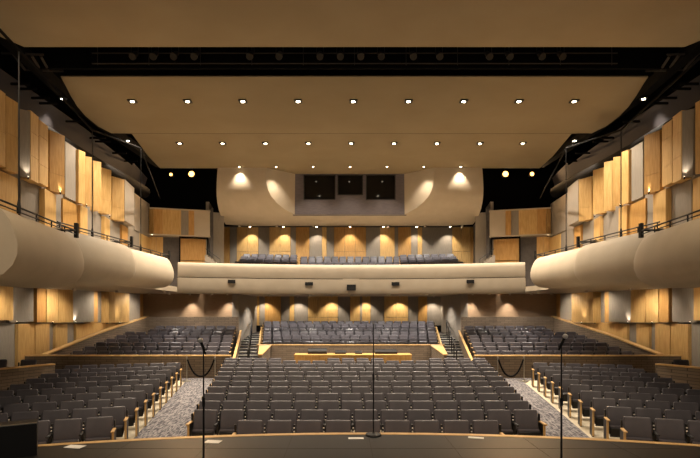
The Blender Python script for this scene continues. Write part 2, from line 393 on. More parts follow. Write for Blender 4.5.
def add_row(p0,p1,z,rz,rowlab,group,where,n=None,skip=None,pitch=.575,zfun=None):
    p0=Vector(p0);p1=Vector(p1); L=(p1-p0).length
    n=n or max(1,int(L/pitch+.25)); st=(p1-p0)/n
    keep=[i for i in range(n) if not (skip and skip((p0+st*(i+.5)).x))]
    for i in keep:
        p=p0+st*(i+.5); j=keep.index(i); frm='from the left'
        if 'left block' in rowlab and 'lower' in rowlab: j=n-1-i
        if 'lower left' in rowlab or 'lower right' in rowlab: frm='from the aisle'
        kind='first' if i==0 else ('last' if i==n-1 else 'mid')
        seats.append(dict(kind=kind,x=p.x,y=p.y,z=zfun(p.y) if zfun else z,rz=rz,label='grey theatre seat, %s %s in %s'%(ORD[j] if j<20 else 'far',frm,rowlab),group=group,w=L/n))
# centre lower block
for k in range(12):
    Y=10+.95*k
    W=2.62 if k==0 else cin(Y)
    if k==11: Y=20.3
    n=[9,13,14,14,15,15,16,16,17,17,18,18][k]
    sk=None
    if k==11: sk=lambda x:(1.0<abs(x)<3.1)
    add_row((-W+.08,Y),(W+.08,Y),zf(Y),0,'the %s row of the lower centre block'%ORD[k],'lower centre seats','centre',n=n,skip=sk)
# side lower blocks
for s in (-1,1):
    for k in range(10):
        t=k/9; Y=10.37+.955*k; X=(5.06 if s<0 else 5.27)+.152*k; th=math.radians(17-4.5*t)
        nmax=0
        lim=lambda y: 8.75+.17*(y-10.0)
        while True:
            q=X+math.cos(th)*.575*(nmax+1); qy=Y-math.sin(th)*.575*(nmax+1)
            if q>lim(qy)+.35: break
            nmax+=1
        L=nmax*.575
        a=(s*X,Y); b=(s*(X+math.cos(th)*L),Y-math.sin(th)*L)
        p0,p1=(b,a) if s<0 else (a,b)
        add_row(p0,p1,0,(-s)*th,'the %s row of the lower %s block'%(ORD[k],SIDE[s]),'lower %s seats'%SIDE[s],'',n=nmax,zfun=zf)
# raised side blocks
for s in (-1,1):
    for k in range(8):
        Y=22.5+.95*k; X0=stairL(Y)+.22; X1=12.45-.06*k if k<6 else 11.2
        a=(s*X0,Y);b=(s*X1,Y); p0,p1=(b,a) if s<0 else (a,b)
        add_row(p0,p1,side_floor(k),0,'row %d of the raised %s block'%(k+1,SIDE[s]),'raised %s seats'%SIDE[s],'')
for k in range(8):
    Y=28.5+.93*k; X0=cenL(Y)-.1
    add_row((-X0,Y),(X0,Y),cen_floor(k),0,'row %d of the raised centre block'%(k+1),'raised centre seats','',n=17+ (k+1)//2)
# balcony
for k,(Y,pyt) in enumerate([(36.9,262.0),(37.9,258.6),(38.9,256.3)]):
    z=PZ(pyt,Y)-.885
    add_row((PXX(300,Y),Y),(PXX(401,Y),Y),z,0,'balcony','balcony seats','')
BT=[]
for k,(Y,pyt,xa) in enumerate([(35.2,262.2,236),(36.2,259.6,240.5),(37.2,257.0,242),(38.2,254.6,244.5)]):
    z=PZ(pyt,Y)-.885; BT.append((Y,z))
    for s in (-1,1):
        a=PXX(xa,Y); b=PXX(297.5,Y); dx=0.35
        if s<0: p0,p1=(a,Y-dx*2),(b,Y)
        else: p0,p1=(-b,Y),(-a,Y-dx*2)
        add_row(p0,p1,z,-s*.08,'balcony','balcony seats','')
# side box seats behind low walls
for s in (-1,1):
    for (x,y) in [(11.55,16.4),(11.25,17.5),(12.1,16.4)]:
        seats.append(dict(kind='first',x=s*x,y=y,z=PZ(360,y)-.885,rz=-s*.2,label='box',group='side box seats',w=.575))
def vis(sd):
    px=CX+(sd['x']-EX)*F/sd['y']; return -12<px<712
cand=[sd for sd in seats if vis(sd) and sd['group'].startswith('lower')]
cand.sort(key=lambda d:d['y']); ind=cand[:300]; ids=set(id(d) for d in ind)
for sd in ind: place_seat(sd['kind'],(sd['x'],sd['y'],sd['z']),sd['rz'],sd['label'],sd['group'])
print('SEATS total',len(seats),'individual',len(ind),'max Y of individuals',ind[-1]['y'])
# the rest in one object
mats=['vinyl','shell','cap']; tmpl={k:seat_parts(*KINDS[k],lo=True) for k in KINDS}
m=MB()
for sd in seats:
    if id(sd) in ids: continue
    T=Matrix.Translation((sd['x'],sd['y'],sd['z']))@Matrix.Rotation(sd['rz'],4,'Z')
    for (n,mb,mt) in tmpl[sd['kind']]:
        m.cur=mats.index(mt); m.add([T@Vector(v) for v in mb.v],mb.f)
o=m.build('theatre_seats',[M[k] for k in mats],fix=False)
tag(o,'remaining grey theatre seats of the raised blocks, rear lower rows and balcony','seats',None,'stuff')

# stanchions with ropes
for s in (-1,1):
    X=[PXX(186.8,20.0),PXX(215,20.0)] if s<0 else [PXX(497.7,20.0),PXX(524,20.0)]
    z0=zf(20)+.013
    for j,x in enumerate(X):
        outer=(j==0)==(s<0)
        e=empty('stanchion',(x,20.0,z0)); tag(e,'steel barrier post at the top of the %s aisle, %s end of the rope'%(SIDE[s],'left' if j==0 else 'right'),'barrier post','rope barrier posts')
        m=MB(); m.lathe([(.17,0),(.17,.015),(.06,.04),(.02,.06)],n=24); m.build('base',M['metal'],e,True)
        m=MB(); m.tube([(0,0,.05),(0,0,.93)],.02,10); m.build('post',M['metal'],e,True)
        m=MB(); m.lathe([(.02,.9),(.034,.92),(.034,.95),(.02,.97),(.012,.99)],n=14); m.build('finial',M['metal'],e,True)
    m=MB(); pts=[]
    for i in range(17):
        t=i/16; u=2*t-1; pts.append((X[0]+.03+(X[1]-X[0]-.06)*t,19.99,z0+.86-.66*(1-abs(u)**2.4)))
    m.tube(pts,.034,8); tag(m.build('barrier_rope',M['rope'],None,True),'black velvet rope sagging across the top of the %s aisle'%SIDE[s],'rope')

# ------------------------------------------------------------------ side walls, upper (above boxes)
def wallY(px,d=0.0): return (8.5-d)/((CX-px)/F-.1)
def W(Y): return 10.4+.1*(Y-14.9)
def panel(name,s,a,b,d0,d1,z0,z1,mat,parent,joints=(),wf=W,shift=0):
    m=MB(); zs=[z0]+[z0+(z1-z0)*j for j in joints]+[z1]
    for i in range(len(zs)-1):
        za=zs[i]+(.012 if i else 0); zb=zs[i+1]
        m.prism([(s*(wf(a)+.02),a),(s*(wf(b)+.02),b),(s*(wf(b)-d1),b-.015),(s*(wf(a)-d0),a+.015)],za,zb)
    if len(zs)>2: m.prism([(s*(wf(a)+.02),a+.01),(s*(wf(b)+.02),b-.01),(s*(wf(b)-d1+.02),b-.02),(s*(wf(a)-d0+.02),a+.02)],z0+.01,z1-.01)
    return m.build(name,M[mat],parent)
UP=[(-150,-100,'wood',.5,.3,(.4,)),(-100,-55,'grey',.15,.15,()),(-55,-20,'wood',.5,.3,(.3,)),(-20,6,'wood',.35,.35,(.45,)),(6,18.5,'wood',.35,.45,(.5,)),(19,30.5,'grey',.12,.5,()),(30.5,39,'wood',.5,.45,(.35,.7)),(39,48.5,'wood',.4,.38,(.3,.75)),
    (49.5,65,'wood2',.2,.6,(.3,)),(65,78.5,'grey',.12,.18,()),(78.5,85.5,'wood',.35,.55,(.55,)),(85.5,93,'wood',.2,.6,()),(93.5,101.5,'wood',.25,.65,(.3,)),(101.5,111.5,'wood',.25,.7,(.3,)),
    (112,124.5,'wood',.15,.75,(.3,)),(124.5,134.5,'grey',.75,.6,()),(134.5,149.5,'grey',.08,.08,())]
LOW=[(-150,-90,'wood',.12,.12,()),(-90,-40,'grey',.08,.08,()),(-40,17,'wood',.14,.1,(.5,)),(19,38,'grey',.05,.05,()),(38,53,'wood',.22,.12,(.5,)),(53,60,'grey',.05,.05,()),(60,75,'wood2',.1,.1,(.5,)),(75,83,'wood',.2,.2,()),
     (83,100,'grey',.06,.06,()),(100,108,'wood',.2,.1,()),(108,119,'grey',.05,.05,()),(119,126,'wood2',.15,.1,()),(126,139,'grey',.05,.05,()),(139,149.5,'wood',.1,.1,(.5,))]
UPLIGHT_PX=[(18.5,.10),(52,.16),(79,.14),(103,.20),(147,.08)]
for s in (-1,1):
    e=empty('wall_upper_%s'%SIDE[s],(0,0,0)); struct(e,'%s upper side wall of staggered maple and grey fabric panels'%SIDE[s],'wall')
    m=MB(); ya=wallY(-150); yb=wallY(149.5)
    m.prism([(s*W(ya),ya),(s*W(yb),yb),(s*(W(yb)+.15),yb),(s*(W(ya)+.15),ya)],4.2,9.3); m.build('backing',M['grey'],e)
    for i,(a,b,mt,d0,d1,j) in enumerate(UP):
        zb=7.12+.012*(wallY(b)-15)
        d0*=.6; d1*=.6; panel('wood_panel' if 'wood' in mt else 'fabric_panel',s,wallY(a,d0),wallY(b,d1)-.01,d0,d1,zb+(.05 if i%2 else 0),9.26+(.04 if i%3==0 else 0),mt,e,j)
    for i,(a,b,mt,d0,d1,j) in enumerate(LOW):
        zb=7.08+.012*(wallY(a)-15)
        panel('wood_panel' if 'wood' in mt else 'fabric_panel',s,wallY(a),wallY(b)-.01,d0,d1,4.25,zb,mt,e,j)
    for (px,dd) in UPLIGHT_PX:
        Y=wallY(px); z=7.14+.012*(Y-15); off=.30
        p=(s*(W(Y)-off),Y,z)
        u=empty('uplight',p); tag(u,'small glowing uplight at the panel joint on the %s upper wall, %s from the stage'%(SIDE[s],ORD[UPLIGHT_PX.index((px,dd))]),'light','upper wall uplights')
        m=MB(); m.lathe([(.02,-.05),(.028,0),(.03,.03)],n=12); m.build('housing',M['pipe'],u,True)
        m=MB(); m.lathe([(.022,.031),(.022,.036)],n=12); m.build('lens',M['dlens'],u)
        spot(u,(p[0],p[1],p[2]+.05),(p[0]+s*.10,Y,z+1),28,75,1.0,WARM,.03)
# rear angled walls (between side walls and balcony)
for s in (-1,1):
    e=empty('wall_corner_%s'%SIDE[s],(0,0,0)); struct(e,'%s rear corner wall with projecting maple panel band'%SIDE[s],'wall')
    A=Vector((-11.95,30.35)); B=Vector((-8.55,31.4)); dr=(B-A).normalized(); nn=Vector((dr.y,-dr.x))
    def cp(px): # point on the line AB at picture column px
        # solve A+t*dr with px
        k=(px-CX)/F; t=(k*A.y - A.x + EX)/(dr.x - k*dr.y); return A+dr*t
    def band(a,b,z0,z1,d,mt,nm,d2=None):
        d2=d if d2 is None else d2
        p,q=cp(a),cp(b); P=[p,q,q+nn*d2,p+nn*d]
        m=MB(); m.prism([(-s*v.x if s>0 else v.x, v.y) for v in P],z0,z1); m.build(nm,M[mt],e)
    band(149.3,224,3.95,9.0,-.15,'grey','backing')
    U=[(149.3,154,'wood',.3,.55),(154.3,163,'wood2',.55,.55),(163,172,'wood',.55,.55),(172,181,'wood',.55,.55),(181,188.5,'grey',.5,.5),(188.5,194,'wood2',.55,.55),(194,209.5,'plaster',.6,.6)]
    for (a,b,mt,d,d2) in U: band(a+.1,b,7.45,8.92,d,mt,'wood_panel' if 'wood' in mt else 'fabric_panel',d2)
    band(149.5,210,7.40,7.45,.62,'plaster','band_sill')
    band(149.5,210,8.92,8.99,.62,'plaster','band_top')
    for (a,b,mt,d) in [(149.5,156,'wood',.06),(156.2,163,'wood',.06),(163,180,'dgrey',.04)]: band(a,b,4.0,7.35,d,mt,'wood_panel' if 'wood' in mt else 'fabric_panel')
    band(180.5,208,6.0,7.3,.1,'wood2','recess_panel'); band(180.5,208,4.0,5.95,.1,'wood2','recess_panel')
    band(179.2,180.5,4.0,7.4,.3,'black','recess_frame'); band(206.8,208.2,4.0,7.4,.3,'black','recess_frame'); band(179.2,208.2,7.3,7.4,.3,'black','recess_frame')
    band(209.6,213,4.0,9.2,.35,'dgrey','pilaster')
    # balcony side wall
    f=empty('wall_balcony_%s'%SIDE[s],(0,0,0)); struct(f,'plain grey %s side wall of the balcony'%SIDE[s],'wall')
    m=MB(); m.prism([(s*8.6,31.2),(s*9.95,40.6),(s*10.15,40.6),(s*8.8,31.2)],3.95,9.6); m.build('wall_face',M['grey'],f)
    # balcony side stair guard
    g=empty('stair_guard',(s*8.05,30.2,4.35)); tag(g,'grey stepped guard with rail at the %s end of the balcony'%SIDE[s],'guard rail')
    m=MB()
    for i in range(5): m.box(-s*.0+s*(-.35+.17*i) if s>0 else -(-.35+.17*(i+1)), s*(-.35+.17*(i+1)) if s>0 else -(-.35+.17*i), -.15,.5,.0,1.35+.13*i)
    m.build('steps',M['grey'],g)
    m=MB(); m.tube([(-s*.4,-.16,1.62),(s*.45,-.16,2.25)],.02,6); m.tube([(-s*.4,-.16,1.4),(-s*.4,-.16,1.62)],.015,6); m.build('rail',M['pipe'],g,True)

# ------------------------------------------------------------------ side walls, lower
LP=[(14.6,12.0),(14.0,15.0),(13.62,21.0),(12.42,30.6)]
def WL(Y):
    for (a,b) in zip(LP[:-1],LP[1:]):
        if Y<=b[1]: return a[0]+(b[0]-a[0])*(Y-a[1])/(b[1]-a[1])
    return LP[-1][0]
def lowY(px):
    lo,hi=5.,31.
    for _ in range(40):
        y=(lo+hi)/2
        if CX+(-WL(y)-EX)*F/y < px: lo=y
        else: hi=y
    return lo
UPL=[(-60,6,'wood',.3,.3,()),(6.5,28,'grey',.1,.25,()),(28.5,41.5,'wood2',.35,.2,(.35,)),(42,52,'wood',.2,.3,(.3,)),(52.3,62.5,'wood',.3,.5,(.3,)),(63,84,'grey',.06,.5,()),(84,90,'wood2',.3,.4,()),(90,98.5,'grey',.15,.15,()),
     (99,110,'wood',.5,.3,(.3,)),(110.3,120.5,'wood',.25,.5,(.3,)),(121,135,'grey',.1,.3,()),(135,147,'wood2',.05,.05,()),]
LWL=[(-60,-20,'wood',.1,.1,()),(-20,14,'grey',.05,.05,()),(14.5,31.5,'wood',.15,.15,(.6,)),(31.7,46.5,'wood',.15,.15,(.25,)),(46.5,52,'grey',.05,.05,()),(52,64.5,'wood',.15,.15,(.6,)),(64.5,73,'grey',.05,.05,()),(73,103,'wood',.15,.15,(.5,)),(103,147,'wood',.12,.12,())]
for s in (-1,1):
    e=empty('wall_lower_%s'%SIDE[s],(0,0,0)); struct(e,'%s lower side wall of maple and grey panels beneath the boxes'%SIDE[s],'wall')
    m=MB()
    for a,b in zip(LP[:-1],LP[1:]): m.prism([(s*(a[0]+.02),a[1]),(s*(b[0]+.02),b[1]),(s*(b[0]+.2),b[1]),(s*(a[0]+.2),a[1])],-.3,3.95)
    m.build('backing',M['grey'],e)
    for (a,b,mt,d0,d1,j) in UPL:
        ya,yb=lowY(a),lowY(b); zb=2.56-.03*(ya-19)
        panel('wood_panel' if 'wood' in mt else 'fabric_panel',s,ya,yb-.01,d0,d1,zb,3.93,mt,e,j,wf=WL)
    for (a,b,mt,d0,d1,j) in LWL:
        ya,yb=lowY(a),lowY(b)
        panel('wood_panel' if 'wood' in mt else 'fabric_panel',s,ya,yb-.01,d0,d1,-.3,2.5-.03*(ya-19),mt,e,j,wf=WL)
    P=[(7,.32),(43,.36),(70,.2),(100,.3),(111,.4),(132,.3)]
    for i,(px,off) in enumerate(P):
        Y=lowY(px); z=2.56-.03*(Y-19); p=(s*(WL(Y)-off-.07),Y,z)
        u=empty('uplight',p); tag(u,'small glowing uplight on the %s wall below the boxes, %s from the stage'%(SIDE[s],ORD[i]),'light','lower wall uplights')
        m=MB(); m.lathe([(.02,-.05),(.028,0),(.03,.03)],n=12); m.build('housing',M['pipe'],u,True)
        m=MB(); m.lathe([(.022,.031),(.022,.036)],n=12); m.build('lens',M['dlens'],u)
        spot(u,(p[0],p[1],p[2]+.05),(p[0]+s*.12,Y,z+1),42,70,1.0,WARM,.03)
    # box level slab
    m=MB(); m.prism([(s*7.3,7.5),(s*8.2,13.4),(s*8.75,17.9),(s*9.0,24.3),(s*9.0,31),(s*13,31),(s*14.2,21),(s*14.8,12),(s*14.8,7.5)],3.95,4.2)
    struct(m.build('floor_boxes_%s'%SIDE[s],M['plaster']),'pale underside and floor of the %s side boxes'%SIDE[s],'floor')
    m=MB(); m.prism([(s*12.2,12.9),(s*13.6,12.9),(s*13.3,20.95),(s*10.4,20.95),(s*10.25,17.1),(s*11.05,15.5)],-.3,.42)
    struct(m.build('floor_side_%s'%SIDE[s],M['riser']),'raised dark floor behind the low wall on the %s'%SIDE[s],'floor')
    # under balcony rear wall above low stone wall
    m=MB(); m.prism([(s*6.7,30.62),(s*12.5,30.62),(s*12.5,30.8),(s*6.7,30.8)],0,3.95)
    struct(m.build('wall_underbalcony_%s'%SIDE[s],noise_mat('tan plank wall %s'%SIDE[s],(150,126,102),(158,134,109),(1,1,8),3,.8,.2)),'tan rear wall under the %s end of the balcony'%SIDE[s],'wall')
    m=MB(); m.box(min(s*6.58,s*7.0),max(s*6.58,s*7.0),30.25,36.6,0,3.94)
    struct(m.build('trim_pilaster_%s'%SIDE[s],M['grey']),'grey pilaster at the top of the %s aisle stairs'%SIDE[s],'trim')
    for x in (7.25,9.45):
        p=(s*x,30.1,3.9)
        u=empty('wall_washer',p); tag(u,'recessed light making a %s pale scallop under the %s end of balcony'%('inner' if x<8 else 'outer',SIDE[s]),'light','under balcony wall washers')
        m=MB(); m.ring(.048,.062,-.05,.039); m.build('trim',M['plaster'],u,True)
        m=MB(); m.lathe([(.046,.0),(.046,.02)],n=14); m.build('lens',M['dlens'],u)
        spot(u,(p[0],p[1],p[2]-.06),(p[0],p[1]+.26,p[2]-1),230,72,.9,(1,.86,.70),.03)

# ------------------------------------------------------------------ side boxes
PROF=[(-.12,.02),(0,0),(.09,-.07),(.19,-.22),(.28,-.42),(.335,-.65),(.33,-.86),(.25,-1.06),(.10,-1.22),(-.12,-1.32),(-.5,-1.36),(-.9,-1.36),(-.9,-1.1),(-.3,-1.0),(-.25,-.2)]
BOX=[((6.75,5.2),(7.22,9.2),4.60,'nearest the stage'),((6.74,9.35),(7.37,13.5),4.95,'second from the stage'),((7.95,13.5),(7.71,17.9),5.22,'third from the stage'),((8.4,17.8),(8.22,23.3),5.32,'farthest from the stage')]
for s in (-1,1):
    for bi,(a,b,zt,lb) in enumerate(BOX):
        e=empty('box_balcony',(s*a[0],a[1],0)); tag(e,'rounded cream box balcony front on the %s side, %s'%(SIDE[s],lb),'box balcony','rounded box fronts')
        A=Vector((a[0],a[1]));B=Vector((b[0],b[1])); d=(B-A).normalized(); inn=Vector((-d.y,d.x))  # inward (towards smaller x)
        if inn.x>0: inn=-inn
        m=MB(); L=[]; ts=[0,.25,.5,.7]+[1-(.9/(B-A).length)*(1-math.sin(j/9*math.pi/2)) for j in range(10)]; stp=len(ts)-1
        for i in range(stp+1):
            t=ts[i]; c=A+(B-A)*t
            dd=(1-t)*(B-A).length; rnd=1.0 if dd>=.9 else math.sqrt(max(0,1-((.9-dd)/.9)**2))
            for (u,z) in PROF:
                ue=u if u<-.2 else u*rnd-(1-rnd)*.28
                q=c+inn*ue; L.append((s*q.x-s*a[0], q.y-a[1], zt-.65+(z+.65)*(.62+.38*rnd)))
        n=len(PROF); fs=[]
        for i in range(stp):
            for k in range(n): fs.append((i*n+k,i*n+(k+1)%n,(i+1)*n+(k+1)%n,(i+1)*n+k))
        fs.append(tuple(range(n))); fs.append(tuple(stp*n+k for k in range(n))[::-1])
        m.add(L,fs); m.build('curved_front',M['plaster'],e,True)
        # rail
        r=empty('box_rail',(s*a[0],a[1],zt)); tag(r,'low black rail on top of the %s box front %s'%(SIDE[s],lb),'rail','box rails')
        def rp(t,u=-.02): q=A+(B-A)*t+inn*u; return Vector((s*q.x-s*a[0],q.y-a[1],0))
        for nm,z in (('top_rail',.16),('lower_rail',.07)):
            m=MB(); m.tube([rp(0)+Vector((0,0,z)),rp(.95)+Vector((0,0,z))],.02 if nm=='top_rail' else .013,6); m.build(nm,M['pipe'],r,True)
        for i in range(6):
            t=.02+.93*i/5; m=MB(); p=rp(t); m.tube([p,p+Vector((0,0,.16))],.016,6); m.build('post',M['pipe'],r,True)
        p=rp(.95); m=MB(); m.box(p.x-.04,p.x+.04,p.y-.05,p.y+.05,-.02,.36 if bi else .17); m.build('end_post',M['pipe'],r)
        q=rp(.95,-.9); m=MB(); m.tube([p+Vector((0,0,.17)),q+Vector((0,0,.17))],.03,6); m.build('return_rail',M['pipe'],r,True)
# rods + rigging pipe
for s in (-1,1):
    rods=[((6.86,10.15),4.98,8.23,'nearest the stage'),((7.93,15.3),5.22,8.44,'in the middle'),((8.34,20.0),5.32,9.37,'farthest from the stage')]
    for (xy,zb,zt,lb) in rods:
        e=empty('hanger_rod',(s*xy[0],xy[1],zb)); tag(e,'thin black vertical hanger rod above the %s boxes, %s'%(SIDE[s],lb),'rod','box hanger rods')
        m=MB(); m.tube([(0,0,.15),(0,0,zt-zb)],.016,8); m.build('rod',M['pipe'],e,True)
        m=MB(); m.lathe([(.04,.0),(.04,.14),(.028,.22),(.018,.28)],n=12); m.build('foot_socket',M['pipe'],e,True)
    m=MB(); m.tube([(s*6.15,6.4,8.1),(s*6.86,10.15,8.23),(s*7.93,15.3,8.44),(s*8.34,20,9.37),(s*11.1,29.8,9.5)],.03,8)
    tag(m.build('rigging_pipe',M['black'],None,True),'long black rigging pipe above the %s boxes'%SIDE[s],'pipe')

# ------------------------------------------------------------------ balcony
R=22.3; CY=26-R
def fp(x): return CY+math.sqrt(R*R-x*x)
FX=[-8.3+16.6*i/40 for i in range(41)]
e=empty('balcony_front',(0,0,0)); tag(e,'curved cream balcony front running across the hall','balcony front')
def sweep(prof,x0,x1,mat,name,n=40,smooth=True,parent=e):
    m=MB(); L=[]; k=len(prof)
    for i in range(n+1):
        x=x0+(x1-x0)*i/n; y=fp(x); nx=-x/R; ny=-(y-CY)/R     # inward normal (towards the stage side centre)
        for (u,z) in prof: L.append((x+nx*u,y+ny*u,z))
    fs=[]
    for i in range(n):
        for j in range(k): fs.append((i*k+j,i*k+(j+1)%k,(i+1)*k+(j+1)%k,(i+1)*k+j))
    fs.append(tuple(range(k))); fs.append(tuple(n*k+j for j in range(k))[::-1]); m.add(L,fs)
    return m.build(name,M[mat],parent,smooth)
sweep([(-.25,5.30),(-.03,5.30),(.04,5.24),(.07,5.1),(.05,4.85),(-.02,4.62),(-.03,4.60),(-.3,4.60)],-8.3,8.3,'fascia','upper_roll')
sweep([(-.08,4.595),(-.08,4.57),(-.5,4.57),(-.5,4.595)],-8.3,-.42,'groove','shadow_gap',24)
sweep([(-.08,4.595),(-.08,4.57),(-.5,4.57),(-.5,4.595)],.42,8.3,'groove','shadow_gap',24)
sweep([(-.04,4.565),(-.05,4.4),(-.11,4.1),(-.2,3.86),(-.24,3.82),(-.6,3.82),(-.6,4.565)],-8.3,8.3,'fascia','lower_band')
m=MB(); m.box(-.42,.42,fp(0)-.06+.1,fp(0)+.4,4.565,4.6); m.build('gap_filler',M['fascia'],e)
for (px,py,w,h) in [(231.5,281.5,.36,.17),(309,283.8,.40,.17),(351.3,287.5,.46,.30),(395.5,283.8,.40,.17),(470.5,281.5,.36,.17)]:
    x=PXX(px,25.9); y=fp(x); x=PXX(px,y); z=PZ(py,y); m=MB()
    mt=Matrix.Translation((x,y+.02,z))@Matrix.Rotation(-math.asin(x/R),4,'Z')
    m.box(-w/2,w/2,-.03,.3,-h/2,h/2,mt); m.build('vent_opening',M['vent'],e)
m=MB(); top=[(x,fp(x)+.25) for x in FX]
for a,b in zip(top[:-1],top[1:]): m.prism([a,b,(b[0]*1.16,40.6),(a[0]*1.16,40.6)],3.93,4.3)
struct(m.build('floor_balcony',M['plaster']),'balcony slab with pale soffit above the rear orchestra seats','floor')
m=MB(); k=0
for i,(Y,z) in enumerate([(36.45,PZ(262,36.9)-.885),(37.45,PZ(258.6,37.9)-.885),(38.45,PZ(256.3,38.9)-.885)]):
    m.prism([(-9,Y),(9,Y),(9,[37.45,38.45,40.5][i]),(-9,[37.45,38.45,40.5][i])],4.3,z) if False else m.prism([(-2.8,Y),(3.9,Y),(3.9,[37.45,38.45,40.5][i]),(-2.8,[37.45,38.45,40.5][i])],4.3,z)
for s in (-1,1):
    for i,(Y,z) in enumerate(BT):
        x0,x1=(3.9,8.6) if s>0 else (-8.6,-2.8)
        y1=Y+.5 if i<3 else 40.5; y0=Y-.9
        m.prism([(x0,y0 if abs(x0)<abs(x1) else y0-.2),(x1,y0 if abs(x1)<abs(x0) else y0-.2),(x1,y1),(x0,y1)],4.3,z)
struct(m.build('floor_balcony_tiers',M['riser']),'dark stepped balcony floor beneath the balcony seats','floor')
# balcony back wall with panels
def panel_wall(name,label,Y,z0,z1,spec,backing,xr):
    e=empty(name,(0,0,0)); struct(e,label,'wall')
    m=MB(); m.box(xr[0],xr[1],Y,Y+.2,z0-.3,z1+.1); m.build('backing',M[backing],e)
    for i,(a,b,mt) in enumerate(spec):
        xa,xb=PXX(a,Y),PXX(b,Y); m=MB(); dd=.10 if 'wood' in mt else .05
        if 'wood' in mt and (xb-xa)>1.2:
            nn=round((xb-xa)/.8); w=(xb-xa)/nn
            for j in range(nn):
                m.box(xa+j*w+.01,xa+(j+1)*w-.01,Y-dd,Y-.001,z0,z0+(z1-z0)*.45-.01); m.box(xa+j*w+.01,xa+(j+1)*w-.01,Y-dd,Y-.001,z0+(z1-z0)*.45+.01,z1)
        else: m.box(xa+.01,xb-.01,Y-dd,Y-.001,z0,z1)
        m.build('wood_panel' if 'wood' in mt else 'fabric_panel',M[mt],e)
panel_wall('wall_balcony_rear','rear balcony wall of alternating maple and grey panels',40.5,6.0,9.5,
   [(224,230,'wood2'),(230,237,'grey'),(237,258.5,'wood'),(258.5,269.4,'grey'),(269.4,290.7,'wood'),(290.7,296,'grey'),(296,309.5,'wood2'),(309.5,322,'grey'),(322,326.7,'wood'),(326.7,334,'grey'),(334,366,'wood2'),(366,380,'grey'),(380,394.6,'wood'),(394.6,398,'grey'),(398,411,'wood2'),(411,417.5,'grey'),(417.5,422,'wood'),(422,452,'grey'),(452,470,'wood'),(470,478,'wood2')],'dgrey',(-10,10))
panel_wall('wall_rear','rear wall under the balcony of alternating maple and grey panels',36.7,1.2,3.93,
   [(240,251,'grey'),(251,259.5,'wood'),(259.5,265,'grey'),(265,281,'wood2'),(281,289.6,'grey'),(289.6,294.4,'wood'),(294.4,308,'grey'),(308,338,'wood'),(338,350,'grey'),(350,360,'wood'),(360,362,'grey'),(362,370.5,'wood'),(370.5,384,'grey'),(384,408,'wood'),(408,418,'grey'),(418,427,'wood2'),(427,441,'grey'),(441,449,'wood'),(449,460,'grey')],'dgrey',(-7.2,7.2))
for s in (-1,1):
    m=MB(); m.box(min(s*6.05,s*7.0),max(s*6.05,s*7.0),36.3,36.55,1.4,1.85)  # black box fills in for the dark gap above the stairs
    struct(m.build('trim_landing_%s'%SIDE[s],M['black']),'black panel standing for the dark gap at the head of the %s aisle stairs'%SIDE[s],'trim')
# lights: balcony back wall and rear wall
for i in range(7):
    x=.13+2.59*(i-3); p=(x,39.6,9.40)
    u=empty('wall_washer',p); tag(u,'small recessed light over the balcony seats, %s from the left'%ORD[i],'light','balcony ceiling lights')
    m=MB(); m.lathe([(.09,0),(.09,.03)],n=16); m.build('trim',M['plaster'],u,True)
    m=MB(); m.lathe([(.07,-.01),(.07,-.002)],n=16); m.build('lens',M['lens'],u)
    spot(u,(x,39.6,9.36),(x,40.0,8.36),230,84,.6,WARM,.04)
for i in range(6):
    x=-6+2.4*i; p=(x,35.9,3.895)
    u=empty('wall_washer',p); tag(u,'small recessed light washing the rear wall under the balcony, %s from the left'%ORD[i],'light','rear wall washers')
    m=MB(); m.ring(.048,.062,-.05,.034); m.build('trim',M['plaster'],u,True)
    m=MB(); m.lathe([(.046,.0),(.046,.02)],n=14); m.build('lens',M['dlens'],u)
    spot(u,(x,35.9,3.83),(x,36.2,2.86),200,95,.6,WARM,.03)

for j,(Y,n_,dx) in enumerate([(29.3,5,2.3),(33.0,5,2.6)]):  # lamps added in the unseen soffit to brighten the raised centre seats
    for i in range(n_):
        x=(i-(n_-1)/2)*dx; p=(x,Y,3.895)
        u=empty('soffit_downlight',p); tag(u,'added unseen soffit light over the raised centre seats, %s row, %s from left'%(ORD[j],ORD[i]),'light','added soffit downlights over centre seats')
        m=MB(); m.ring(.06,.075,-.05,.034); m.build('trim',M['plaster'],u,True)
        m=MB(); m.lathe([(.058,.0),(.058,.02)],n=14); m.build('lens',M['dlens'],u)
        spot(u,(x,Y,3.83),(x,Y,2.8),420,135,.6,(1,.9,.78),.05)
for s in (-1,1):
    for i,(x,Y) in enumerate([(7.8,28.7),(10.2,28.7),(9.4,25.6)]):  # lamps added in the unseen soffit to brighten the raised side seats
        p=(s*x,Y,3.895)
        u=empty('soffit_downlight',p); tag(u,'added unseen soffit light over the raised %s seats, %s'%(SIDE[s],['near the stairs','near the side wall','in front of the other two'][i]),'light','added soffit downlights over side seats')
        m=MB(); m.ring(.06,.075,-.05,.034); m.build('trim',M['plaster'],u,True)
        m=MB(); m.lathe([(.058,.0),(.058,.02)],n=14); m.build('lens',M['dlens'],u)
        spot(u,(p[0],Y,3.83),(p[0],Y,2.8),190,140,.6,(1,.9,.78),.05)
    for i,Y in enumerate([15.5,18.8,22.0,25.2,28.4]):
        x=WL(Y)-1.5; p=(s*x,Y,3.91)
        u=empty('soffit_downlight',p); tag(u,'recessed light in the soffit beneath the %s boxes, %s from the stage'%(SIDE[s],ORD[i]),'light','soffit lights beneath the boxes')
        m=MB(); m.ring(.06,.075,-.05,.039); m.build('trim',M['plaster'],u,True)
        m=MB(); m.lathe([(.058,.0),(.058,.02)],n=14); m.build('lens',M['dlens'],u)
        spot(u,(p[0],Y,3.84),(p[0]+s*1.2,Y,2.4),170,120,.8,WARM,.05)
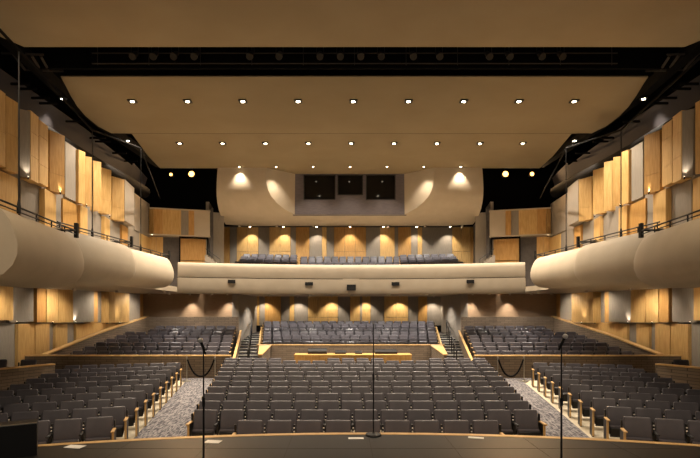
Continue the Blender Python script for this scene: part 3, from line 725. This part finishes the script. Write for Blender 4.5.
for i in range(7):  # extra lamp row added to brighten the balcony seats, lenses hidden
    x=.13+2.59*(i-3); p=(x,35.6,8.9)
    u=empty('soffit_downlight',p); tag(u,'added unseen light over the front balcony rows, %s from the left'%ORD[i],'light','added balcony seat downlights')
    m=MB(); m.ring(.07,.085,-.13,-.02); m.build('trim',M['plaster'],u,True)
    m=MB(); m.lathe([(.068,-.05),(.068,-.03)],n=14); m.build('lens',M['dlens'],u)
    spot(u,(x,35.6,8.74),(x,36.9,7.2),520,100,.6,(1,.9,.78),.06)

# ------------------------------------------------------------------ plaster form with control booth
PF=[(30.0,11.36),(30.0,10.9),(30.03,10.5),(30.1,10.1),(30.24,9.75),(30.48,9.42),(30.85,9.12),(31.4,8.86),(32.1,8.65),(33.0,8.5),(40.6,9.62)]
e=empty('wall_booth_front',(0,0,0)); struct(e,'large cream plaster bulkhead above the balcony with control booth recess','wall')
def hw(z): return 7.78+(11.36-z)*.075
RB=31.42   # recess plane
def splayX(y): return 4.95-(y-30.0)*(4.95-3.36)/(RB-30)
# interior cross-section: front skin with recess: build strips in x
m=MB()
for (p,q) in zip(PF[:-1],PF[1:]):
    for s in (-1,1):
        # outer portion from splay edge to side
        xi0= splayX(p[0]) if p[0]<RB else 0; xi1=splayX(q[0]) if q[0]<=RB+.001 else 0
        if p[0]>=RB-.03: xi0=xi1=0
        m.add([(s*xi0,p[0],p[1]),(s*hw(max(p[1],8.5)),p[0],p[1]),(s*hw(max(q[1],8.5)),q[0],q[1]),(s*xi1,q[0],q[1])],[(0,1,2,3)])
sk=m.build('curved_skin',M['plaster'],e,False,fix=False)
bm=bmesh.new(); bm.from_mesh(sk.data); bmesh.ops.remove_doubles(bm,verts=bm.verts[:],dist=1e-4); bmesh.ops.recalc_face_normals(bm,faces=bm.faces[:])
for f_ in bm.faces: f_.smooth=True
bm.to_mesh(sk.data); bm.free()
m=MB()
for s in (-1,1):
    # end caps
    prof=[(s*hw(max(z,8.5)),y,z) for (y,z) in PF]+[(s*hw(8.5),40.6,11.36)]
    m.add(prof,[tuple(range(len(prof)))])
m.build('end_face',M['plaster'],e)
for s in (-1,1):
    m=MB(); pr=[(y,z) for (y,z) in PF if y<=RB]
    # splay face polygon (vertical plane from front skin back to booth wall)
    vs=[(s*splayX(y),y,z) for (y,z) in pr]+[(s*splayX(RB),RB,11.36)]
    m.add(vs,[tuple(range(len(vs)))]); m.build('splay_wing',M['plaster'],e)
m=MB(); m.box(-5.2,5.2,30.165,31.7,11.362,11.42); m.build('recess_soffit',M['ceil'],e)
# booth wall
bw=empty('control_booth',(0,RB,0)); tag(bw,'slate grey control booth wall with three dark windows above the balcony','control booth')
zt=11.36; zb=8.86
wins=[(303.7,335.5,174.8,199.8),(337.5,363,173.5,195.2),(366,395.5,174.8,199.8)]
wx=[(PXX(a,RB),PXX(b,RB),PZ(d,RB),min(PZ(c,RB),11.30)) for (a,b,c,d) in wins]
m=MB(); xx=[-3.5]+[v for w in wx for v in (w[0],w[1])]+[3.5]
for i in range(0,len(xx),2): m.box(xx[i],xx[i+1],0,.2,zb-.05,zt)
for w in wx: m.box(w[0],w[1],0,.2,zb-.05,w[2]); m.box(w[0],w[1],0,.2,w[3],zt)
m.build('wall_face',M['booth'],bw)
for i,w in enumerate(wx):
    m=MB(); t=.05
    m.box(w[0],w[1],-.02,.1,w[2],w[2]+t); m.box(w[0],w[1],-.02,.1,w[3]-t,w[3]); m.box(w[0],w[0]+t,-.02,.1,w[2]+t,w[3]-t); m.box(w[1]-t,w[1],-.02,.1,w[2]+t,w[3]-t)
    fr=m.build('window_frame',M['pipe'],bw)
    m=MB(); m.box(w[0]+t,w[1]-t,.03,.045,w[2]+t,w[3]-t); m.build('pane',M['glass'],fr)
# ------------------------------------------------------------------ ceilings
out=[(10.5,18.24),(10.7,18.9),(11.02,19.9),(11.3,20.9),(11.5,22.0),(11.55,23.2),(11.36,24.12),(10.42,24.14),(10.72,26.0),(11.0,27.7),(11.22,30.16)]
P=[(-x,y) for x,y in out]+[(x,y) for x,y in out[::-1]]
m=MB(); m.prism(P,11.36,11.40)
struct(m.build('ceiling_main',M['ceil']),'large tan suspended ceiling panel with rows of downlights','ceiling')
m=MB(); m.box(-10.4,10.4,24.13,24.15,11.356,11.36)
struct(m.build('trim_ceiling_joint',M['groove']),'thin joint across the main ceiling between the light rows','trim')
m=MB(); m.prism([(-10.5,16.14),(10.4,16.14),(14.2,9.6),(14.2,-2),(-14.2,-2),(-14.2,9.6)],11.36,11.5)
struct(m.build('ceiling_front',M['ceil_lit']),'tan forestage ceiling above the stage edge','ceiling')
m=MB(); m.box(-15.5,15.5,-2,41.5,14.5,14.7); struct(m.build('ceiling_void',M['black']),'black roof void above the ceiling panels','ceiling')
for s in (-1,1):
    m=MB(); m.box(min(s*15.2,s*15.4),max(s*15.2,s*15.4),-2,41.5,-.6,14.5); struct(m.build('wall_outer_%s'%SIDE[s],M['black']),'black outer wall behind the %s panels'%SIDE[s],'wall')
m=MB(); m.box(-15.4,15.4,41.0,41.2,-.6,14.5); struct(m.build('wall_void_rear',M['black']),'black rear wall of the roof void','wall')
for s in (-1,1):
    m=MB(); m.box(min(s*7.9,s*15.2),max(s*7.9,s*15.2),33.2,33.4,8.9,14.4); struct(m.build('wall_void_%s'%SIDE[s],M['black']),'black wall beside the plaster bulkhead on the %s'%SIDE[s],'wall')
# catwalk across the slot
c=empty('catwalk',(0,17,0)); tag(c,'dark steel catwalk with rails crossing the black slot in the ceiling','catwalk')
m=MB(); m.box(-11,11,-.45,.85,12.3,12.36); m.build('deck',M['black'],c)
for (y,z,r) in [(.85,12.02,.022),(.85,11.66,.022),(-.5,12.9,.03)]:
    m=MB(); m.tube([(-9.2,y,z),(9.2,y,z)],r,6); m.build('rail',M['dimpipe'],c,True)
m=MB(); m.box(-11.5,11.5,1.0,1.08,11.55,13.9); m.build('masking_panel',M['black'],c)
for i in range(11):
    x=-9+1.8*i; m=MB(); m.tube([(x,.85,11.6),(x,.85,12.32)],.014,6); m.build('post',M['dimpipe'],c,True)
k=0
for x in [-7.6,-6.9,-6.2,-5.5,-3.6,-2.6,-1.2,-.5,.2,.9,2.0,2.9,4.6,5.3,6.4,7.1]:
    k+=1
    e=empty('stage_light',(x,17.6,11.84)); tag(e,'dark theatrical spotlight on the ceiling slot catwalk, %s from the left'%ORD[k-1],'stage light','catwalk spotlights')
    m=MB(); mt=Matrix.Rotation(math.radians(50),4,'X'); m.lathe([(.07,-.22),(.09,-.1),(.09,.1),(.12,.16),(.12,.26)],n=12,mat=mt.inverted()@Matrix.Rotation(math.pi,4,'X')); m.build('body',M['dimpipe'],e,True)
    m=MB(); m.tube([(-.12,0,0),(-.12,0,.46),(.12,0,.46),(.12,0,0)],.012,6); m.build('yoke',M['dimpipe'],e,True)
# side coves, bars, ladder frames
for s in (-1,1):
    P1=[(12.0,13.0),(12.0,18.4),(12.05,23),(12.1,28.5),(12.3,31)]
    m=MB()
    for a,b in zip(P1[:-1],P1[1:]):
        m.add([(s*a[0],a[1],11.2),(s*b[0],b[1],11.2-(b[1]>28)*.2),(s*(b[0]+.25),b[1],10.2),(s*(a[0]+.25),a[1],10.35)],[(0,1,2,3)])
        m.add([(s*(a[0]+.06),a[1],11.2),(s*(b[0]+.06),b[1],11.2-(b[1]>28)*.2),(s*(b[0]+.31),b[1],10.2),(s*(a[0]+.31),a[1],10.35)],[(3,2,1,0)])
    struct(m.build('trim_cove_%s'%SIDE[s],M['cove'],fix=False),'dark grey sloping cove board above the %s wall panels'%SIDE[s],'trim')
    e=empty('duct',(s*11.6,14,9.8)); tag(e,'black curved duct running above the %s wall panels'%SIDE[s],'duct')
    m=MB(); m.tube([(s*(.35+.07*math.sin(i*1.1)),-2+i*1.6,.02) for i in range(12)],.33,10); m.build('duct_body',M['black'],e,True)
    for i,(Y,dz) in enumerate([(17.9,0),(18.3,0),(19.1,0),(19.6,0),(21.5,0),(23.6,0),(24.1,0),(25.9,0),(27.3,0)]):
        m=MB(); m.box(min(s*11.4,s*12.35),max(s*11.4,s*12.35),Y-.04,Y+.04,10.93,11.0)
        tag(m.build('cove_bar',M['black']),'black steel bar crossing the %s grey cove, %s from the stage'%(SIDE[s],ORD[i]),'steel bar','cove cross bars')
    # beam between cove and ceiling
    m=MB(); Q=[(11.4,10.0),(11.25,16),(11.75,20.5),(11.85,24),(11.6,30.5)]
    for a,b in zip(Q[:-1],Q[1:]): m.prism([(s*a[0],a[1]),(s*b[0],b[1]),(s*(b[0]-.35),b[1]),(s*(a[0]-.35),a[1])],11.5,11.9)
    tag(m.build('side_beam',M['black']),'black beam between main ceiling and %s cove'%SIDE[s],'beam')
    # ladder frame
    e=empty('ladder_frame',(s*11.0,17.6,11.6)); tag(e,'dark ladder like steel frame at the %s front corner of the main ceiling'%SIDE[s],'steel frame')
    for i in range(4):
        m=MB(); m.tube([(s*(.45-.28*i)+0,-.55+.05*i,0),(s*(.75-.28*i),.55,0)],.05,6); m.build('rung',M['dimpipe'],e,True)
    for y in (-.6,.6):
        m=MB(); m.tube([(s*-.55,y+.1,0),(s*.8,y,0)],.035,6); m.build('side_rail',M['dimpipe'],e,True)

# ------------------------------------------------------------------ downlights
def downlight(x,y,z,label,group,power,size,square=True,tgt=None,r=.12,blend=.5,lensm='lens'):
    e=empty('downlight',(x,y,z)); tag(e,label,'downlight',group)
    m=MB()
    if square:
        m.box(-r,r,-r,-r*.55,-.05,-.002); m.box(-r,r,r*.55,r,-.05,-.002); m.box(-r,-r*.55,-r*.55,r*.55,-.05,-.002); m.box(r*.55,r,-r*.55,r*.55,-.05,-.002)
        m.build('trim',M['shell'],e)
    else:
        m.lathe([(r,-.04),(r,-.002)],n=18); m.build('trim',M['shell'],e,True)
    m=MB(); m.lathe([(r*.46,-.052),(r*.46,-.004)],n=16); m.build('lens',M[lensm],e)
    t=tgt or (x,y,z-1); spot(e,(x,y,z-.09),t,power,size,blend,WARM,.08)
for i in range(9):
    downlight(2.2*(i-4)+.0,20.32,11.36,'recessed square downlight in the front row of the main ceiling, %s from left'%ORD[i],'front ceiling downlights',1650,115,r=.15)
for i in range(9):
    downlight(2.145*(i-4),25.5,11.36,'recessed square downlight in the second row of the main ceiling, %s from left'%ORD[i],'second row downlights',1500,115,r=.15)
for i in range(7):
    x=2.15*(i-3)+.0
    downlight(x,29.7,11.36,'small round downlight at the rear edge of the main ceiling, %s from left'%ORD[i],'rear ceiling downlights',420,84,False,(x,30.0,10.0),.09,1.0)
for s in (-1,1):
    downlight(s*11.56,20.3,11.46,'round downlight in the black gap left of the front ceiling row' if s<0 else 'round downlight in the black gap right of the front ceiling row','gap downlights',700,90,False,None,.15)
    downlight(s*11.12,25.4,11.46,'round downlight in the black notch left of the second ceiling row' if s<0 else 'round downlight in the black notch right of the second ceiling row','gap downlights',700,90,False,None,.15)
# amber lamps
for (px,py,r,pw,lb) in [(191.5,174,.17,220,'bright amber spotlight in the black void left of the bulkhead'),(171,174.5,.09,40,'smaller pale lamp left of the bright amber spotlight'),
                     (505.5,174,.17,220,'bright amber spotlight in the black void right of the bulkhead'),(532,174,.12,90,'smaller amber spotlight right of the bright one')]:
    Y=31.6; x=PXX(px,Y); z=PZ(py,Y)
    e=empty('spotlight',(x,Y,z)); tag(e,lb,'spotlight')
    mt=Matrix.Rotation(math.pi/2,4,'X')
    m=MB(); m.lathe([(r*1.15,0),(r*1.2,-.1),(r*.8,-.4),(r*.5,-.5)],n=18,mat=mt); m.build('housing',M['pipe'],e,True)
    m=MB(); m.lathe([(r,.005),(r,.012)],n=18,mat=mt); m.build('lens',M['olens'],e)
    m=MB(); m.tube([(0,.2,.1),(0,.2,14.5-z)],.02,6); m.build('hanger',M['pipe'],e,True)
    spot(e,(x,Y-.06,z),(x,Y-10,z-4.0),pw*6,75,.7,(1,.6,.28),.1)

# unseen forestage lamps, plus unseen stage lamps added to fill the house
def unseen_spot(x,y,z,t,p,size,col=(1,.80,.57),lab=''):
    e=empty('unseen_house_lamp',(x,y,z)); tag(e,lab,'stage light','unseen house lamps')
    m=MB(); m.tube([(0,-.05,.35),(0,0,.0)],[.13,.16],14); m.build('body',M['pipe'],e,True)
    m=MB(); m.tube([(0,-.05,.33),(0,-.05,11.37-z)],.02,6); m.build('hanger',M['pipe'],e,True)
    spot(e,(x,y,z-.05),t,p,size,.8,col,.25)
n=0
for x in (-7,-3.5,0,3.5,7):
    n+=1; unseen_spot(x,7.0,10.9,(x*.9,13,0),900,110,lab='unseen downlight over the front rows, %s from the left'%ORD[n-1])
n=0
for x in (-6,-3,0,3,6):
    n+=1; unseen_spot(x,-.5,9.5,(x*1.4,26,8.5),400,95,lab='added unseen fill lamp aimed at the house, %s from the left'%ORD[n-1])

# ------------------------------------------------------------------ world, camera, view
w=bpy.data.worlds.new('World'); SC.world=w; w.use_nodes=True
bg=w.node_tree.nodes['Background']; bg.inputs[0].default_value=(1.0,.86,.70,1); bg.inputs[1].default_value=.30
cam=bpy.data.cameras.new('camera'); co=bpy.data.objects.new('camera',cam); COL.objects.link(co)
co.location=(EX,0,EZ); co.rotation_euler=(math.pi/2,0,0)
cam.sensor_width=36; cam.lens=F/700*36; cam.shift_x=(350-CX)/700; cam.shift_y=(HY-229)/700; cam.clip_end=200
SC.camera=co
SC.view_settings.view_transform='Standard'; SC.view_settings.look='None'; SC.view_settings.gamma=1; SC.view_settings.use_curve_mapping=False
SC.view_settings.exposure=0.0
